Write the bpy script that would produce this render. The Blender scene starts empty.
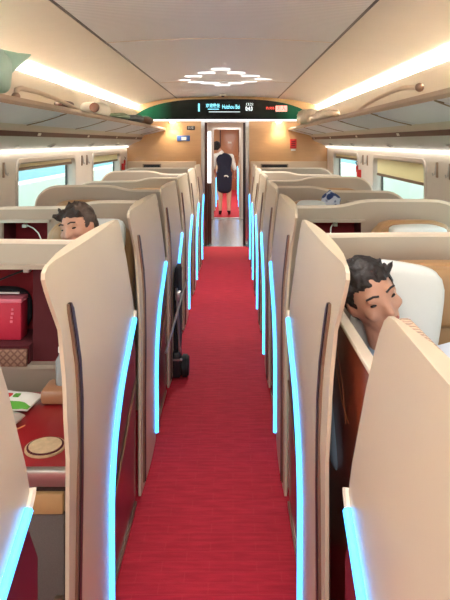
import bpy, bmesh, math, random
from mathutils import Vector, Matrix, noise
R = random.Random(7)
S = bpy.context.scene
COL = S.collection
CX = -0.09            # centre line of the aisle
PI = math.pi

# ------------------------------------------------------------------ materials
def new_mat(name):
    m = bpy.data.materials.new(name); m.use_nodes = True
    nt = m.node_tree
    return m, nt, nt.nodes['Principled BSDF']

def srgb(r, g, b):
    f = lambda c: ((c/255)/12.92 if c/255 <= .04045 else ((c/255+.055)/1.055)**2.4)
    return (f(r), f(g), f(b), 1)

def mat(name, c, rough=.5, metal=0, bump=0, bscale=200, vary=0, vscale=6, coat=0, spec=.5, trans=0, stretch=None):
    m, nt, p = new_mat(name)
    p.inputs['Base Color'].default_value = c
    p.inputs['Roughness'].default_value = rough
    p.inputs['Metallic'].default_value = metal
    p.inputs['Coat Weight'].default_value = coat
    p.inputs['Specular IOR Level'].default_value = spec
    p.inputs['Transmission Weight'].default_value = trans
    tc = nt.nodes.new('ShaderNodeTexCoord')
    mp = nt.nodes.new('ShaderNodeMapping')
    if stretch: mp.inputs['Scale'].default_value = stretch
    nt.links.new(tc.outputs['Object'], mp.inputs['Vector'])
    n = nt.nodes.new('ShaderNodeTexNoise'); n.inputs['Scale'].default_value = vscale
    n.inputs['Detail'].default_value = 5
    nt.links.new(mp.outputs[0], n.inputs['Vector'])
    v = vary if vary else .03
    hs = nt.nodes.new('ShaderNodeMix'); hs.data_type = 'RGBA'
    hs.inputs[6].default_value = tuple(x*(1-v) for x in c[:3])+(1,)
    hs.inputs[7].default_value = tuple(min(1, x*(1+v)) for x in c[:3])+(1,)
    nt.links.new(n.outputs['Fac'], hs.inputs[0])
    nt.links.new(hs.outputs[2], p.inputs['Base Color'])
    if bump:
        n2 = nt.nodes.new('ShaderNodeTexNoise'); n2.inputs['Scale'].default_value = bscale
        nt.links.new(mp.outputs[0], n2.inputs['Vector'])
        b = nt.nodes.new('ShaderNodeBump'); b.inputs['Strength'].default_value = bump
        b.inputs['Distance'].default_value = .004
        nt.links.new(n2.outputs['Fac'], b.inputs['Height'])
        nt.links.new(b.outputs[0], p.inputs['Normal'])
    return m

def emit(name, c, strength):
    m, nt, p = new_mat(name)
    p.inputs['Base Color'].default_value = c
    p.inputs['Emission Color'].default_value = c
    p.inputs['Emission Strength'].default_value = strength
    return m

M = {}
M['cream']   = mat('champagne_lacquer', srgb(214,200,174), .38, .12, .05, 500, .03, 3)
M['shell']   = mat('pearl_beige_lacquer', srgb(190,176,158), .3, .35, .03, 300, .04, 2)
M['rim']     = mat('light_rim', srgb(232,218,198), .35)
M['wall']    = mat('warm_white_wall', srgb(226,218,206), .5, 0, .02, 200)
M['ceilside']= mat('cream_ceiling', srgb(240,232,220), .5)
M['rackback']= mat('rack_back_panel', srgb(216,206,190), .5)
M['wood']    = mat('honey_wood', srgb(204,160,112), .3, 0, .03, 60, .10, 5, coat=.4, stretch=(1,1,14))
M['doorwood']= mat('brown_door', srgb(176,126,92), .35, 0, .03, 60, .10, 5, coat=.2, stretch=(1,1,10))
M['taupe']   = mat('taupe_trim', srgb(150,128,106), .35, .3)
M['brown']   = mat('dark_brown_trim', srgb(92,52,38), .4)
M['psu']     = mat('service_panel_grey', srgb(205,203,198), .45)
M['frost']   = mat('frosted_rack_panel', srgb(228,226,234), .5, 0)
M['dark']    = mat('dark_groove', srgb(52,40,38), .35)
M['bronze']  = mat('bronze_rim', srgb(150,124,106), .3, .7)
M['silver']  = mat('brushed_silver', srgb(190,188,184), .3, .85)
M['plum']    = mat('plum_lacquer', srgb(62,18,38), .3, 0, coat=.4)
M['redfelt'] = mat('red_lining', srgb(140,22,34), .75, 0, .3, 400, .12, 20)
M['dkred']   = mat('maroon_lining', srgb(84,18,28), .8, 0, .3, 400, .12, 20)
M['redlac']  = mat('red_lacquer', srgb(150,28,34), .3, 0, vary=.1, coat=.2)
M['brownlac']= mat('red_brown_lacquer', srgb(124,52,32), .3, 0, vary=.25, vscale=9, coat=.3)
M['leather'] = mat('camel_leather', srgb(176,138,96), .5, 0, .15, 120, .06, 8)
M['leather2']= mat('tan_flap', srgb(190,152,104), .55, 0, .1, 150, .08, 8)
M['mesh']    = mat('grey_mesh', srgb(112,104,100), .9, 0, .6, 700, .25, 260)
M['white']   = mat('white_cotton', srgb(238,236,228), .85, 0, .15, 60)
M['pillow']  = mat('white_pillowcase', srgb(232,236,230), .8, 0, .1, 40)
M['black']   = mat('black_plastic', srgb(22,22,26), .45)
M['blacktex']= mat('black_fabric', srgb(30,28,34), .9, 0, .2, 300)
M['navy']    = mat('navy_wool', srgb(34,34,54), .85)
M['skin']    = mat('skin', srgb(206,156,130), .5, 0, .05, 300, .04, 12)
M['hair']    = mat('black_hair', srgb(34,26,24), .55, 0, .5, 120, .3, 60)
M['hairbr']  = mat('dark_brown_hair', srgb(60,46,38), .6, 0, .5, 120, .3, 60)
M['eye']     = mat('dark_eye', srgb(28,20,18), .1)
M['lip']     = mat('lip', srgb(176,104,92), .5)
M['blueshirt']= mat('pale_blue_shirt', srgb(168,196,220), .8, 0, .1, 60)
M['greyshirt']= mat('grey_white_shirt', srgb(206,202,192), .85, 0, .1, 60)
M['mint']    = mat('mint_plastic_bag', srgb(170,206,190), .35, 0, .25, 30, .08, 9)
M['green']   = mat('green_wrapper', srgb(92,168,58), .4)
M['dkgreen'] = mat('dark_green_bag', srgb(62,82,62), .7)
M['clear']   = mat('crinkled_beige_bag', srgb(222,206,184), .25, 0, .5, 60, .12, 30)
M['pink']    = mat('crimson_bag', srgb(196,42,70), .5, 0, .1, 100)
M['pinkedge']= mat('pink_edge', srgb(232,130,150), .5)
M['redpl']   = mat('red_sign', srgb(206,40,40), .4)
M['bluesign']= mat('blue_sign', srgb(70,104,168), .4)
M['steel']   = mat('steel_floor', srgb(150,160,168), .25, .6, .05, 100)
M['concrete']= mat('pale_concrete', srgb(206,212,206), .9)
M['grass']   = mat('trackside_grass', srgb(120,160,120), .95, vary=.25, vscale=.6)
M['teal']    = mat('teal_building', srgb(138,168,184), .8, vary=.15, vscale=.5)
M['rubber']  = mat('rubber', srgb(18,18,20), .7)
M['blind']   = mat('cream_blind', srgb(240,226,196), .85, 0, .15, 400)
nb = M['blind'].node_tree; pb = nb.nodes['Principled BSDF']; tb = nb.nodes.new('ShaderNodeBsdfTranslucent'); tb.inputs[0].default_value = srgb(250,232,196)
mb = nb.nodes.new('ShaderNodeMixShader'); mb.inputs[0].default_value = .5
nb.links.new(pb.outputs[0], mb.inputs[1]); nb.links.new(tb.outputs[0], mb.inputs[2]); nb.links.new(mb.outputs[0], nb.nodes['Material Output'].inputs[0])
M['blindbar']= mat('brown_blind_bar', srgb(140,112,86), .5)
M['winframe']= mat('window_frame', srgb(206,198,188), .4, .2)
M['winrubber']= mat('window_seal', srgb(70,66,62), .6)

# LED, lamps
M['led']  = emit('cyan_led', (.045,.37,.95,1), 1.6)
M['cove'] = emit('warm_cove_led', (1,.95,.88,1), 130)
M['wash'] = emit('white_wash_led', (1,.93,.84,1), 1.3)
M['lamp'] = emit('downlight_lens', (1,.86,.66,1), 30)
M['ceildash'] = emit('ceiling_light_bar', (1,.98,.95,1), .75)
M['whitebar'] = emit('white_light_bar', (1,1,1,1), .5)
M['cyantext'] = emit('cyan_display', (.25,.8,1,1), .5)
M['whitetext'] = emit('white_display', (.8,.95,1,1), .4)
M['redtext'] = emit('red_display', (1,.08,.07,1), .4)
M['redtext2'] = emit('pale_red_display', (1,.35,.33,1), .35)

# black glass display board with a green reflection painted in towards its tips
def board_mat():
    m, nt, p = new_mat('black_glass_green_reflection')
    tc = nt.nodes.new('ShaderNodeTexCoord'); sx = nt.nodes.new('ShaderNodeSeparateXYZ')
    nt.links.new(tc.outputs['Object'], sx.inputs[0])
    a = nt.nodes.new('ShaderNodeMath'); a.operation = 'ABSOLUTE'
    nt.links.new(sx.outputs[0], a.inputs[0])
    r = nt.nodes.new('ShaderNodeValToRGB')
    r.color_ramp.elements[0].position = .78; r.color_ramp.elements[0].color = (.003,.004,.004,1)
    r.color_ramp.elements[1].position = 1.25; r.color_ramp.elements[1].color = (.004,.065,.034,1)
    r.color_ramp.elements[1].position = 1.0
    nt.links.new(a.outputs[0], r.inputs[0]); nt.links.new(r.outputs[0], p.inputs['Base Color'])
    p.inputs['Roughness'].default_value = .35; p.inputs['Specular IOR Level'].default_value = .12
    return m
M['board'] = board_mat()

def carpet_mat():
    m, nt, p = new_mat('red_carpet')
    tc = nt.nodes.new('ShaderNodeTexCoord')
    mp = nt.nodes.new('ShaderNodeMapping'); mp.inputs['Scale'].default_value = (1,6,1)
    nt.links.new(tc.outputs['Object'], mp.inputs[0])
    n = nt.nodes.new('ShaderNodeTexNoise'); n.inputs['Scale'].default_value = 9; n.inputs['Detail'].default_value = 6
    nt.links.new(mp.outputs[0], n.inputs['Vector'])
    r = nt.nodes.new('ShaderNodeValToRGB')
    r.color_ramp.elements[0].position = .35; r.color_ramp.elements[0].color = srgb(168,14,38)
    r.color_ramp.elements[1].position = .78; r.color_ramp.elements[1].color = srgb(198,32,54)
    nt.links.new(n.outputs['Fac'], r.inputs[0])
    # fine woven dashes across the aisle
    br = nt.nodes.new('ShaderNodeTexBrick'); br.inputs['Scale'].default_value = 9
    br.inputs['Brick Width'].default_value = 1.6; br.inputs['Row Height'].default_value = .5
    br.inputs['Mortar Size'].default_value = .02; br.inputs['Mortar Smooth'].default_value = .6
    br.inputs['Color1'].default_value = (0,0,0,1); br.inputs['Color2'].default_value = (.05,.05,.05,1)
    br.inputs['Mortar'].default_value = (.35,.35,.35,1)
    nt.links.new(tc.outputs['Object'], br.inputs['Vector'])
    mx = nt.nodes.new('ShaderNodeMix'); mx.data_type = 'RGBA'
    mx.inputs[7].default_value = srgb(196,60,66)
    sp = nt.nodes.new('ShaderNodeSeparateColor'); nt.links.new(br.outputs[0], sp.inputs[0])
    nt.links.new(sp.outputs[0], mx.inputs[0]); nt.links.new(r.outputs[0], mx.inputs[6])
    nt.links.new(mx.outputs[2], p.inputs['Base Color'])
    p.inputs['Roughness'].default_value = .9
    n2 = nt.nodes.new('ShaderNodeTexNoise'); n2.inputs['Scale'].default_value = 400
    nt.links.new(tc.outputs['Object'], n2.inputs['Vector'])
    b = nt.nodes.new('ShaderNodeBump'); b.inputs['Strength'].default_value = .4; b.inputs['Distance'].default_value = .004
    nt.links.new(n2.outputs['Fac'], b.inputs['Height']); nt.links.new(b.outputs[0], p.inputs['Normal'])
    return m
M['carpet'] = carpet_mat()

def ceil_mat():
    m, nt, p = new_mat('ribbed_ceiling')
    tc = nt.nodes.new('ShaderNodeTexCoord')
    w = nt.nodes.new('ShaderNodeTexWave'); w.wave_type = 'BANDS'; w.bands_direction = 'Y'
    w.inputs['Scale'].default_value = 9; w.inputs['Distortion'].default_value = 0
    nt.links.new(tc.outputs['Object'], w.inputs['Vector'])
    w2 = nt.nodes.new('ShaderNodeTexWave'); w2.wave_type = 'BANDS'; w2.bands_direction = 'X'
    w2.inputs['Scale'].default_value = 14
    nt.links.new(tc.outputs['Object'], w2.inputs['Vector'])
    mm = nt.nodes.new('ShaderNodeMath'); mm.operation = 'MULTIPLY'
    nt.links.new(w.outputs['Fac'], mm.inputs[0]); mm.inputs[1].default_value = 1.0
    r = nt.nodes.new('ShaderNodeValToRGB')
    r.color_ramp.elements[0].color = srgb(226,230,232); r.color_ramp.elements[1].color = srgb(248,250,252)
    nt.links.new(mm.outputs[0], r.inputs[0]); nt.links.new(r.outputs[0], p.inputs['Base Color'])
    b = nt.nodes.new('ShaderNodeBump'); b.inputs['Strength'].default_value = .5; b.inputs['Distance'].default_value = .004
    nt.links.new(w.outputs['Fac'], b.inputs['Height']); nt.links.new(b.outputs[0], p.inputs['Normal'])
    p.inputs['Roughness'].default_value = .5
    return m
M['ceil'] = ceil_mat()

def rib_mat(name, c1, c2, scale, direction='Y'):
    m, nt, p = new_mat(name)
    tc = nt.nodes.new('ShaderNodeTexCoord')
    w = nt.nodes.new('ShaderNodeTexWave'); w.bands_direction = direction; w.inputs['Scale'].default_value = scale
    nt.links.new(tc.outputs['Object'], w.inputs['Vector'])
    r = nt.nodes.new('ShaderNodeValToRGB'); r.color_ramp.elements[0].color = c1; r.color_ramp.elements[1].color = c2
    nt.links.new(w.outputs['Fac'], r.inputs[0]); nt.links.new(r.outputs[0], p.inputs['Base Color'])
    b = nt.nodes.new('ShaderNodeBump'); b.inputs['Distance'].default_value = .005
    nt.links.new(w.outputs['Fac'], b.inputs['Height']); nt.links.new(b.outputs[0], p.inputs['Normal'])
    p.inputs['Roughness'].default_value = .7
    return m
M['ribbed'] = rib_mat('ribbed_beige_cap', srgb(178,150,128), srgb(222,198,174), 22)

def checker_mat(name, c1, c2, scale):
    m, nt, p = new_mat(name)
    tc = nt.nodes.new('ShaderNodeTexCoord')
    mp = nt.nodes.new('ShaderNodeMapping'); mp.inputs['Rotation'].default_value = (0, math.radians(45), 0)
    nt.links.new(tc.outputs['Object'], mp.inputs[0])
    w = nt.nodes.new('ShaderNodeTexVoronoi'); w.inputs['Scale'].default_value = scale; w.distance = 'CHEBYCHEV'
    w.inputs['Randomness'].default_value = 0
    nt.links.new(mp.outputs[0], w.inputs['Vector'])
    r = nt.nodes.new('ShaderNodeValToRGB'); r.color_ramp.elements[0].color = c1; r.color_ramp.elements[1].color = c2
    r.color_ramp.elements[0].position = .3; r.color_ramp.elements[1].position = .4
    nt.links.new(w.outputs['Distance'], r.inputs[0]); nt.links.new(r.outputs[0], p.inputs['Base Color'])
    return m
M['latt'] = checker_mat('lattice_pocket', srgb(150,116,96), srgb(112,76,62), 50)
M['bluepat'] = checker_mat('blue_white_print', srgb(36,64,120), srgb(206,216,232), 20)
for n in M['bluepat'].node_tree.nodes:
    if n.type == 'VALTORGB': n.color_ramp.elements[1].position = .62; n.color_ramp.elements[0].position = .5
bm_ = M['bluepat'].node_tree
for n in bm_.nodes:
    if n.type == 'TEX_VORONOI': n.distance = 'EUCLIDEAN'; n.inputs['Randomness'].default_value = 1

def glass_mat():
    m = bpy.data.materials.new('window_glass'); m.use_nodes = True
    nt = m.node_tree; nt.nodes.clear()
    o = nt.nodes.new('ShaderNodeOutputMaterial'); t = nt.nodes.new('ShaderNodeBsdfTransparent')
    t.inputs[0].default_value = (.88,.96,.97,1)
    g = nt.nodes.new('ShaderNodeBsdfGlossy'); g.inputs['Roughness'].default_value = .03
    mx = nt.nodes.new('ShaderNodeMixShader'); mx.inputs[0].default_value = .06
    nt.links.new(t.outputs[0], mx.inputs[1]); nt.links.new(g.outputs[0], mx.inputs[2])
    nt.links.new(mx.outputs[0], o.inputs[0])
    return m
M['glass'] = glass_mat()

# ------------------------------------------------------------------ helpers
def link(o, parent=None):
    COL.objects.link(o)
    if parent is not None: o.parent = parent
    return o

def tag(o, label=None, cat=None, group=None, kind=None):
    if label: o['label'] = label
    if cat: o['category'] = cat
    if group: o['group'] = group
    if kind: o['kind'] = kind
    return o

def thing(name, label, cat, loc=(0,0,0), rz=0, group=None):
    o = bpy.data.objects.new(name, None); o.empty_display_size = .1
    COL.objects.link(o); o.location = loc; o.rotation_euler = (0,0,rz)
    return tag(o, label, cat, group)

def from_bm(name, bm, m, parent=None, smooth=True, origin=None):
    bmesh.ops.recalc_face_normals(bm, faces=bm.faces)
    me = bpy.data.meshes.new(name)
    if origin is not None:
        bmesh.ops.translate(bm, verts=bm.verts, vec=-Vector(origin))
    bm.to_mesh(me); bm.free()
    ms = m if isinstance(m, (list, tuple)) else [m]
    for x in ms: me.materials.append(x)
    if smooth:
        for p in me.polygons: p.use_smooth = True
        try: me.set_sharp_from_angle(angle=math.radians(40))
        except Exception: pass
    o = bpy.data.objects.new(name, me)
    if origin is not None: o.location = origin
    return link(o, parent)

def add_box(bm, x0, x1, y0, y1, z0, z1, bevel=0, seg=2, mi=0, rot=None):
    v = [bm.verts.new(p) for p in [(x0,y0,z0),(x1,y0,z0),(x1,y1,z0),(x0,y1,z0),(x0,y0,z1),(x1,y0,z1),(x1,y1,z1),(x0,y1,z1)]]
    fs = [bm.faces.new([v[i] for i in q]) for q in [(3,2,1,0),(4,5,6,7),(0,1,5,4),(1,2,6,5),(2,3,7,6),(3,0,4,7)]]
    for f in fs: f.material_index = mi
    if rot is not None:
        c = Vector(((x0+x1)/2,(y0+y1)/2,(z0+z1)/2))
        bmesh.ops.rotate(bm, verts=v, cent=c, matrix=rot)
    if bevel:
        es = list({e for f in fs for e in f.edges})
        bmesh.ops.bevel(bm, geom=es, offset=bevel, segments=seg, affect='EDGES', profile=.5)

def box(name, m, x0, x1, y0, y1, z0, z1, parent=None, bevel=0, seg=2, rot=None):
    if x0 > x1: x0, x1 = x1, x0
    if y0 > y1: y0, y1 = y1, y0
    bm = bmesh.new(); add_box(bm, x0, x1, y0, y1, z0, z1, bevel, seg, 0, rot)
    return from_bm(name, bm, m, parent, smooth=bevel > 0)

def add_tube(bm, pts, r, seg=8, closed=False, flat=1.0):
    pts = [Vector(p) for p in pts]; n = len(pts)
    rs = r if isinstance(r, (list, tuple)) else [r]*n
    rings = []
    up = Vector((0,0,1)); prev = None
    for i, p in enumerate(pts):
        t = (pts[min(i+1,n-1)]-pts[max(i-1,0)]).normalized()
        if prev is None:
            a = up if abs(t.dot(up)) < .9 else Vector((1,0,0))
            a = (a - t*a.dot(t)).normalized()
        else:
            a = (prev - t*prev.dot(t)).normalized()
        prev = a; b = t.cross(a)
        rings.append([bm.verts.new(p + (a*math.cos(2*PI*k/seg) + b*math.sin(2*PI*k/seg)*flat)*rs[i]) for k in range(seg)])
    for i in range(n-1):
        for k in range(seg):
            bm.faces.new([rings[i][k], rings[i][(k+1)%seg], rings[i+1][(k+1)%seg], rings[i+1][k]])
    bm.faces.new(rings[0][::-1]); bm.faces.new(rings[-1])

def tube(name, m, pts, r, parent=None, seg=8, flat=1.0):
    bm = bmesh.new(); add_tube(bm, pts, r, seg, flat=flat)
    return from_bm(name, bm, m, parent)

def sheet(name, m, prof, y0, y1, thick, parent=None, ny=1, smooth=True):
    """profile (x,z) list extruded along Y, given thickness along its normal"""
    bm = bmesh.new(); n = len(prof); rows = []
    P = [Vector((p[0], p[1])) for p in prof]
    off = []
    for i in range(n):
        t = (P[min(i+1,n-1)]-P[max(i-1,0)]).normalized()
        off.append(Vector((-t.y, t.x))*thick)
    for j in range(ny+1):
        y = y0+(y1-y0)*j/ny
        rows.append(([bm.verts.new((p.x,y,p.y)) for p in P], [bm.verts.new((p.x+o.x,y,p.y+o.y)) for p, o in zip(P, off)]))
    for j in range(ny):
        (a,b),(c,d) = rows[j], rows[j+1]
        for i in range(n-1):
            bm.faces.new([a[i],a[i+1],c[i+1],c[i]]); bm.faces.new([b[i],d[i],d[i+1],b[i+1]])
        bm.faces.new([a[0],c[0],d[0],b[0]]); bm.faces.new([a[-1],b[-1],d[-1],c[-1]])
    for a,b in (rows[0], rows[-1]):
        for i in range(n-1): bm.faces.new([a[i],b[i],b[i+1],a[i+1]])
    return from_bm(name, bm, m, parent, smooth)

def interp(tab, z):
    if z <= tab[0][0]: return tab[0][1]
    for (a, b), (c, d) in zip(tab, tab[1:]):
        if z <= c: return b+(d-b)*(z-a)/(c-a)
    return tab[-1][1]

def soft(name, m, x0, x1, y0, y1, z0, z1, parent=None, amt=.01, sc=6, cuts=3, rot=None, seed=0, loc=None, power=3.2):
    """a plump cushion/bag: superellipsoid with noise"""
    bm = bmesh.new(); bmesh.ops.create_uvsphere(bm, u_segments=28, v_segments=18, radius=1)
    c = Vector(((x0+x1)/2,(y0+y1)/2,(z0+z1)/2)); h = Vector((abs(x1-x0)/2,abs(y1-y0)/2,(z1-z0)/2))
    for v in bm.verts:
        d = v.co.normalized()
        k = (abs(d.x)**power+abs(d.y)**power+abs(d.z)**power)**(-1/power)
        p = d*k
        q = Vector((p.x*h.x, p.y*h.y, p.z*h.z))
        if rot is not None: q = rot @ q
        nv = noise.noise_vector((q+Vector((seed*3.1,seed,0)))*sc)*amt
        v.co = c+q+nv
    return from_bm(name, bm, m, parent)

def blob(name, m, parts, vox=.006, parent=None, smooth_it=4, keep=None, disp=0):
    """fuse tapered capsules / ellipsoids into one continuous surface"""
    bm = bmesh.new()
    for p in parts:
        if p[0] == 'c':
            _, a, ra, b, rb = p
            a, b = Vector(a), Vector(b); n = 5
            for (q, rr) in ((a, ra), (b, rb)):
                r = bmesh.ops.create_uvsphere(bm, u_segments=14, v_segments=10, radius=rr)
                bmesh.ops.translate(bm, verts=r['verts'], vec=q)
            if (b-a).length > 1e-5: add_tube(bm, [a.lerp(b, t/n) for t in range(n+1)], [ra+(rb-ra)*t/n for t in range(n+1)], 14)
        else:
            _, c, h, rot = p
            r = bmesh.ops.create_uvsphere(bm, u_segments=24, v_segments=16, radius=1)
            for v in r['verts']:
                q = Vector((v.co.x*h[0], v.co.y*h[1], v.co.z*h[2]))
                if rot is not None: q = rot @ q
                v.co = q+Vector(c)
    me = bpy.data.meshes.new('tmp'); bm.to_mesh(me); bm.free()
    o = bpy.data.objects.new('tmp', me); COL.objects.link(o)
    md = o.modifiers.new('r', 'REMESH'); md.mode = 'VOXEL'; md.voxel_size = vox
    sm = o.modifiers.new('s', 'SMOOTH'); sm.iterations = smooth_it; sm.factor = .5
    dg = bpy.context.evaluated_depsgraph_get(); dg.update()
    res = bpy.data.meshes.new_from_object(o.evaluated_get(dg))
    bpy.data.objects.remove(o); bpy.data.meshes.remove(me)
    res.name = name
    if disp:
        for v in res.vertices:
            v.co += noise.noise_vector(v.co*55)*disp
    if keep:
        b2 = bmesh.new(); b2.from_mesh(res)
        kill = [v for v in b2.verts if not keep(v.co)]
        bmesh.ops.delete(b2, geom=kill, context='VERTS'); b2.to_mesh(res); b2.free()
    res.materials.clear(); res.materials.append(m)
    for p in res.polygons: p.use_smooth = True
    ob = bpy.data.objects.new(name, res)
    return link(ob, parent)

def text(name, s, m, size, loc, parent=None, rot=(PI/2,0,0), ext=.001, bold=0, sx=1):
    cu = bpy.data.curves.new('t', 'FONT'); cu.body = s; cu.size = size; cu.align_x = 'CENTER'; cu.align_y = 'CENTER'
    cu.extrude = ext; cu.offset = bold
    o = bpy.data.objects.new('t', cu); COL.objects.link(o)
    dg = bpy.context.evaluated_depsgraph_get(); dg.update()
    me = bpy.data.meshes.new_from_object(o.evaluated_get(dg)); bpy.data.objects.remove(o)
    me.materials.clear(); me.materials.append(m); me.name = name
    ob = bpy.data.objects.new(name, me); ob.location = loc; ob.rotation_euler = rot; ob.scale = (sx,1,1)
    return link(ob, parent)

def X(side, u): return CX+side*u      # side -1 left, +1 right

YB = -2.2       # rear of the built carriage
YE = 9.3        # partition wall
SIDE = {-1: 'left', 1: 'right'}

# ------------------------------------------------------------------ setting
def struct(o): o['kind'] = 'structure'; return o

struct(box('floor', M['steel'], CX-1.65, CX+1.65, YB, 21, -.12, 0))
car = struct(box('trim_1', M['carpet'], CX-1.54, CX+1.54, YB, 9.14, 0, .008)); car.name = 'floor_carpet'
car2 = struct(box('floor_carpet', M['carpet'], CX-1.0, CX+1.0, 12.62, 20, 0, .008))

# ceiling: centre strip, and cream side panels
cen = [(CX+u, 2.31-.03*(u/.775)**2) for u in [x*.775/8 for x in range(-8, 9)]]
struct(sheet('ceiling', M['ceil'], cen, YB, YE, .03, ny=1))
sidep = [(.79,2.275),(.95,2.262),(1.1,2.24),(1.25,2.208),(1.38,2.165),(1.47,2.12),(1.54,2.05),(1.56,1.98)]
for s in (-1, 1):
    pr = [(X(s,u), z) for u, z in sidep]
    if s > 0: pr = pr[::-1]
    struct(sheet('ceiling_'+SIDE[s], M['ceilside'], pr, YB, YE, -.02))
    struct(box('trim_ceiling_seam_'+SIDE[s], M['dark'], X(s,.772), X(s,.796), YB, YE, 2.278, 2.31))
# thin joints across the ceiling
for i, y in enumerate((1.2, 4.1, 6.9)):
    pts = [(CX+u*.775, y, 2.309-.03*u*u) for u in [k/6 for k in range(-6, 7)]]
    struct(tube('trim_ceiling_joint', M['wall'], pts, .004, seg=6))

# side walls with window openings
WIN = [(-.35,1.3),(2.1,3.75),(4.55,6.2),(7.0,8.65)]
ZB, ZT = .76, 1.44
wn = 0
for s in (-1, 1):
    bm = bmesh.new()
    def wb(y0,y1,z0,z1):
        a, b = X(s,1.55), X(s,1.65)
        add_box(bm, min(a,b), max(a,b), y0, y1, z0, z1)
    wb(YB, YE, -.1, ZB); wb(YB, YE, ZT, 2.4)
    ys = [YB]+[y for w in WIN for y in w]+[YE]
    for a, b in zip(ys[::2], ys[1::2]): wb(a, b, ZB, ZT)
    struct(from_bm('wall_'+SIDE[s], bm, M['wall'], smooth=False))
    # raised pillars between the windows carry the coat hooks
    for (y0, y1) in WIN:
        wn += 1
        w = bpy.data.objects.new('window_%d' % wn, None); COL.objects.link(w); struct(w)
        w.location = (X(s,1.55), (y0+y1)/2, (ZB+ZT)/2)
        bm = bmesh.new()
        # frame ring with rounded corners
        def ring(x, e, r=.07, n=5):
            pts = []
            hy, hz = (y1-y0)/2-e, (ZT-ZB)/2-e
            for cy, cz, a0 in ((hy-r,hz-r,0),(-hy+r,hz-r,90),(-hy+r,-hz+r,180),(hy-r,-hz+r,270)):
                for k in range(n+1):
                    a = math.radians(a0+90*k/n); pts.append(bm.verts.new((x, cy+r*math.cos(a), cz+r*math.sin(a))))
            return pts
        rr = [ring(s*.02,-.035,.09), ring(-s*.012,-.03,.09), ring(-s*.014,.0,.07), ring(s*.03,.018,.06), ring(s*.075,.02,.06), ring(s*.09,-.02,.09)]
        for a, b in zip(rr, rr[1:]):
            for k in range(len(a)): bm.faces.new([a[k], a[(k+1)%len(a)], b[(k+1)%len(a)], b[k]])
        from_bm('frame', bm, M['winframe'], w)
        bm = bmesh.new()
        def ring2(x, e, r=.05, n=5):
            pts = []
            hy, hz = (y1-y0)/2-e, (ZT-ZB)/2-e
            for cy, cz, a0 in ((hy-r,hz-r,0),(-hy+r,hz-r,90),(-hy+r,-hz+r,180),(hy-r,-hz+r,270)):
                for k in range(n+1):
                    a = math.radians(a0+90*k/n); pts.append(bm.verts.new((x, cy+r*math.cos(a), cz+r*math.sin(a))))
            return pts
        a, b, c = ring2(s*.07,.015), ring2(s*.065,.035), ring2(s*.085,.035)
        for p, q in ((a,b),(b,c)):
            for k in range(len(p)): bm.faces.new([p[k], p[(k+1)%len(p)], q[(k+1)%len(p)], q[k]])
        from_bm('seal', bm, M['winrubber'], w)
        hy, hz = (y1-y0)/2-.02, (ZT-ZB)/2-.02
        box('glass', M['glass'], min(s*.078,s*.084), max(s*.078,s*.084), -hy, hy, -hz, hz, w)

# outer shell of the body, to close the trough above the racks
struct(box('ceiling_roof', M['wall'], CX-1.66, CX+1.66, YB, YE, 2.40, 2.44))
struct(box('wall_back', M['wall'], CX-1.66, CX+1.66, YB-.08, YB, -.1, 2.42))

# partition wall at the end, doorway with frame
DX0, DX1, DZ = -.45, .205, 1.90
bm = bmesh.new()
add_box(bm, CX-1.66, DX0, YE, YE+.1, -.1, 2.42); add_box(bm, DX1, CX+1.66, YE, YE+.1, -.1, 2.42)
add_box(bm, DX0, DX1, YE, YE+.1, DZ, 2.42)
struct(from_bm('wall_end', bm, M['wood'], smooth=False))
bm = bmesh.new()
for x0, x1 in ((DX0-.045, DX0+.012), (DX1-.012, DX1+.045)): add_box(bm, x0, x1, YE-.03, YE+.13, 0, DZ+.03, .006)
add_box(bm, DX0+.012, DX1-.012, YE-.03, YE+.13, DZ, DZ+.03)
struct(from_bm('door_1_frame', bm, M['silver']))
struct(box('trim_dark_jamb_left', M['brown'], DX0+.013, DX0+.05, YE+.0, YE+.12, 0, DZ))
struct(box('trim_dark_jamb_right', M['dark'], DX1-.05, DX1-.013, YE+.0, YE+.12, 0, DZ))
for s in (-1, 1):   # pale lower wainscot with a top ledge
    a, b = (X(s,.48), X(s,1.54))
    if s > 0: a = X(s,.36)
    struct(box('trim_wainscot_'+SIDE[s], mat('pale_wainscot', srgb(214,192,164), .35), a, b, YE-.03, YE, 0, 1.30, bevel=.006))
for s, x0, x1 in ((-1, 144, 160), (1, 262, 287)):   # dark slot vents
    sc = 600/(YE-.03)
    v = thing('slot_vent', 'long dark slot vent in the %s half of the end partition, low above the seats' % SIDE[s], 'vent', ((x0+x1)/2/sc-233/sc, YE-.032, 1.6-24/sc))
    w = (x1-x0)/sc
    box('frame', M['taupe'], -w/2-.02, w/2+.02, -.008, .004, -.035, .035, v, .004)
    box('slot', M['black'], -w/2, w/2, -.012, -.006, -.02, .02, v)

# vestibule
V0, V1 = YE+.1, 12.5
struct(box('wall_vestibule_left', M['doorwood'], -.78, -.70, V0, V1, 0, 2.1))
struct(box('wall_vestibule_right', M['wood'], .46, .54, V0, V1, 0, 2.1))
struct(box('ceiling_vestibule', M['psu'], -.80, .56, V0, V1, 2.06, 2.12))
bm = bmesh.new()
D2a, D2b, D2z = -.43, .16, 1.88
add_box(bm, -.80, D2a, V1, V1+.1, 0, 2.2); add_box(bm, D2b, .56, V1, V1+.1, 0, 2.2); add_box(bm, D2a, D2b, V1, V1+.1, D2z, 2.2)
struct(from_bm('wall_vestibule_end', bm, M['psu'], smooth=False))
bm = bmesh.new()
for x0, x1 in ((D2a-.01, D2a+.03), (D2b-.03, D2b+.01)): add_box(bm, x0, x1, V1-.02, V1+.12, 0, D2z+.02)
add_box(bm, D2a+.03, D2b-.03, V1-.02, V1+.12, D2z-.02, D2z+.02)
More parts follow.
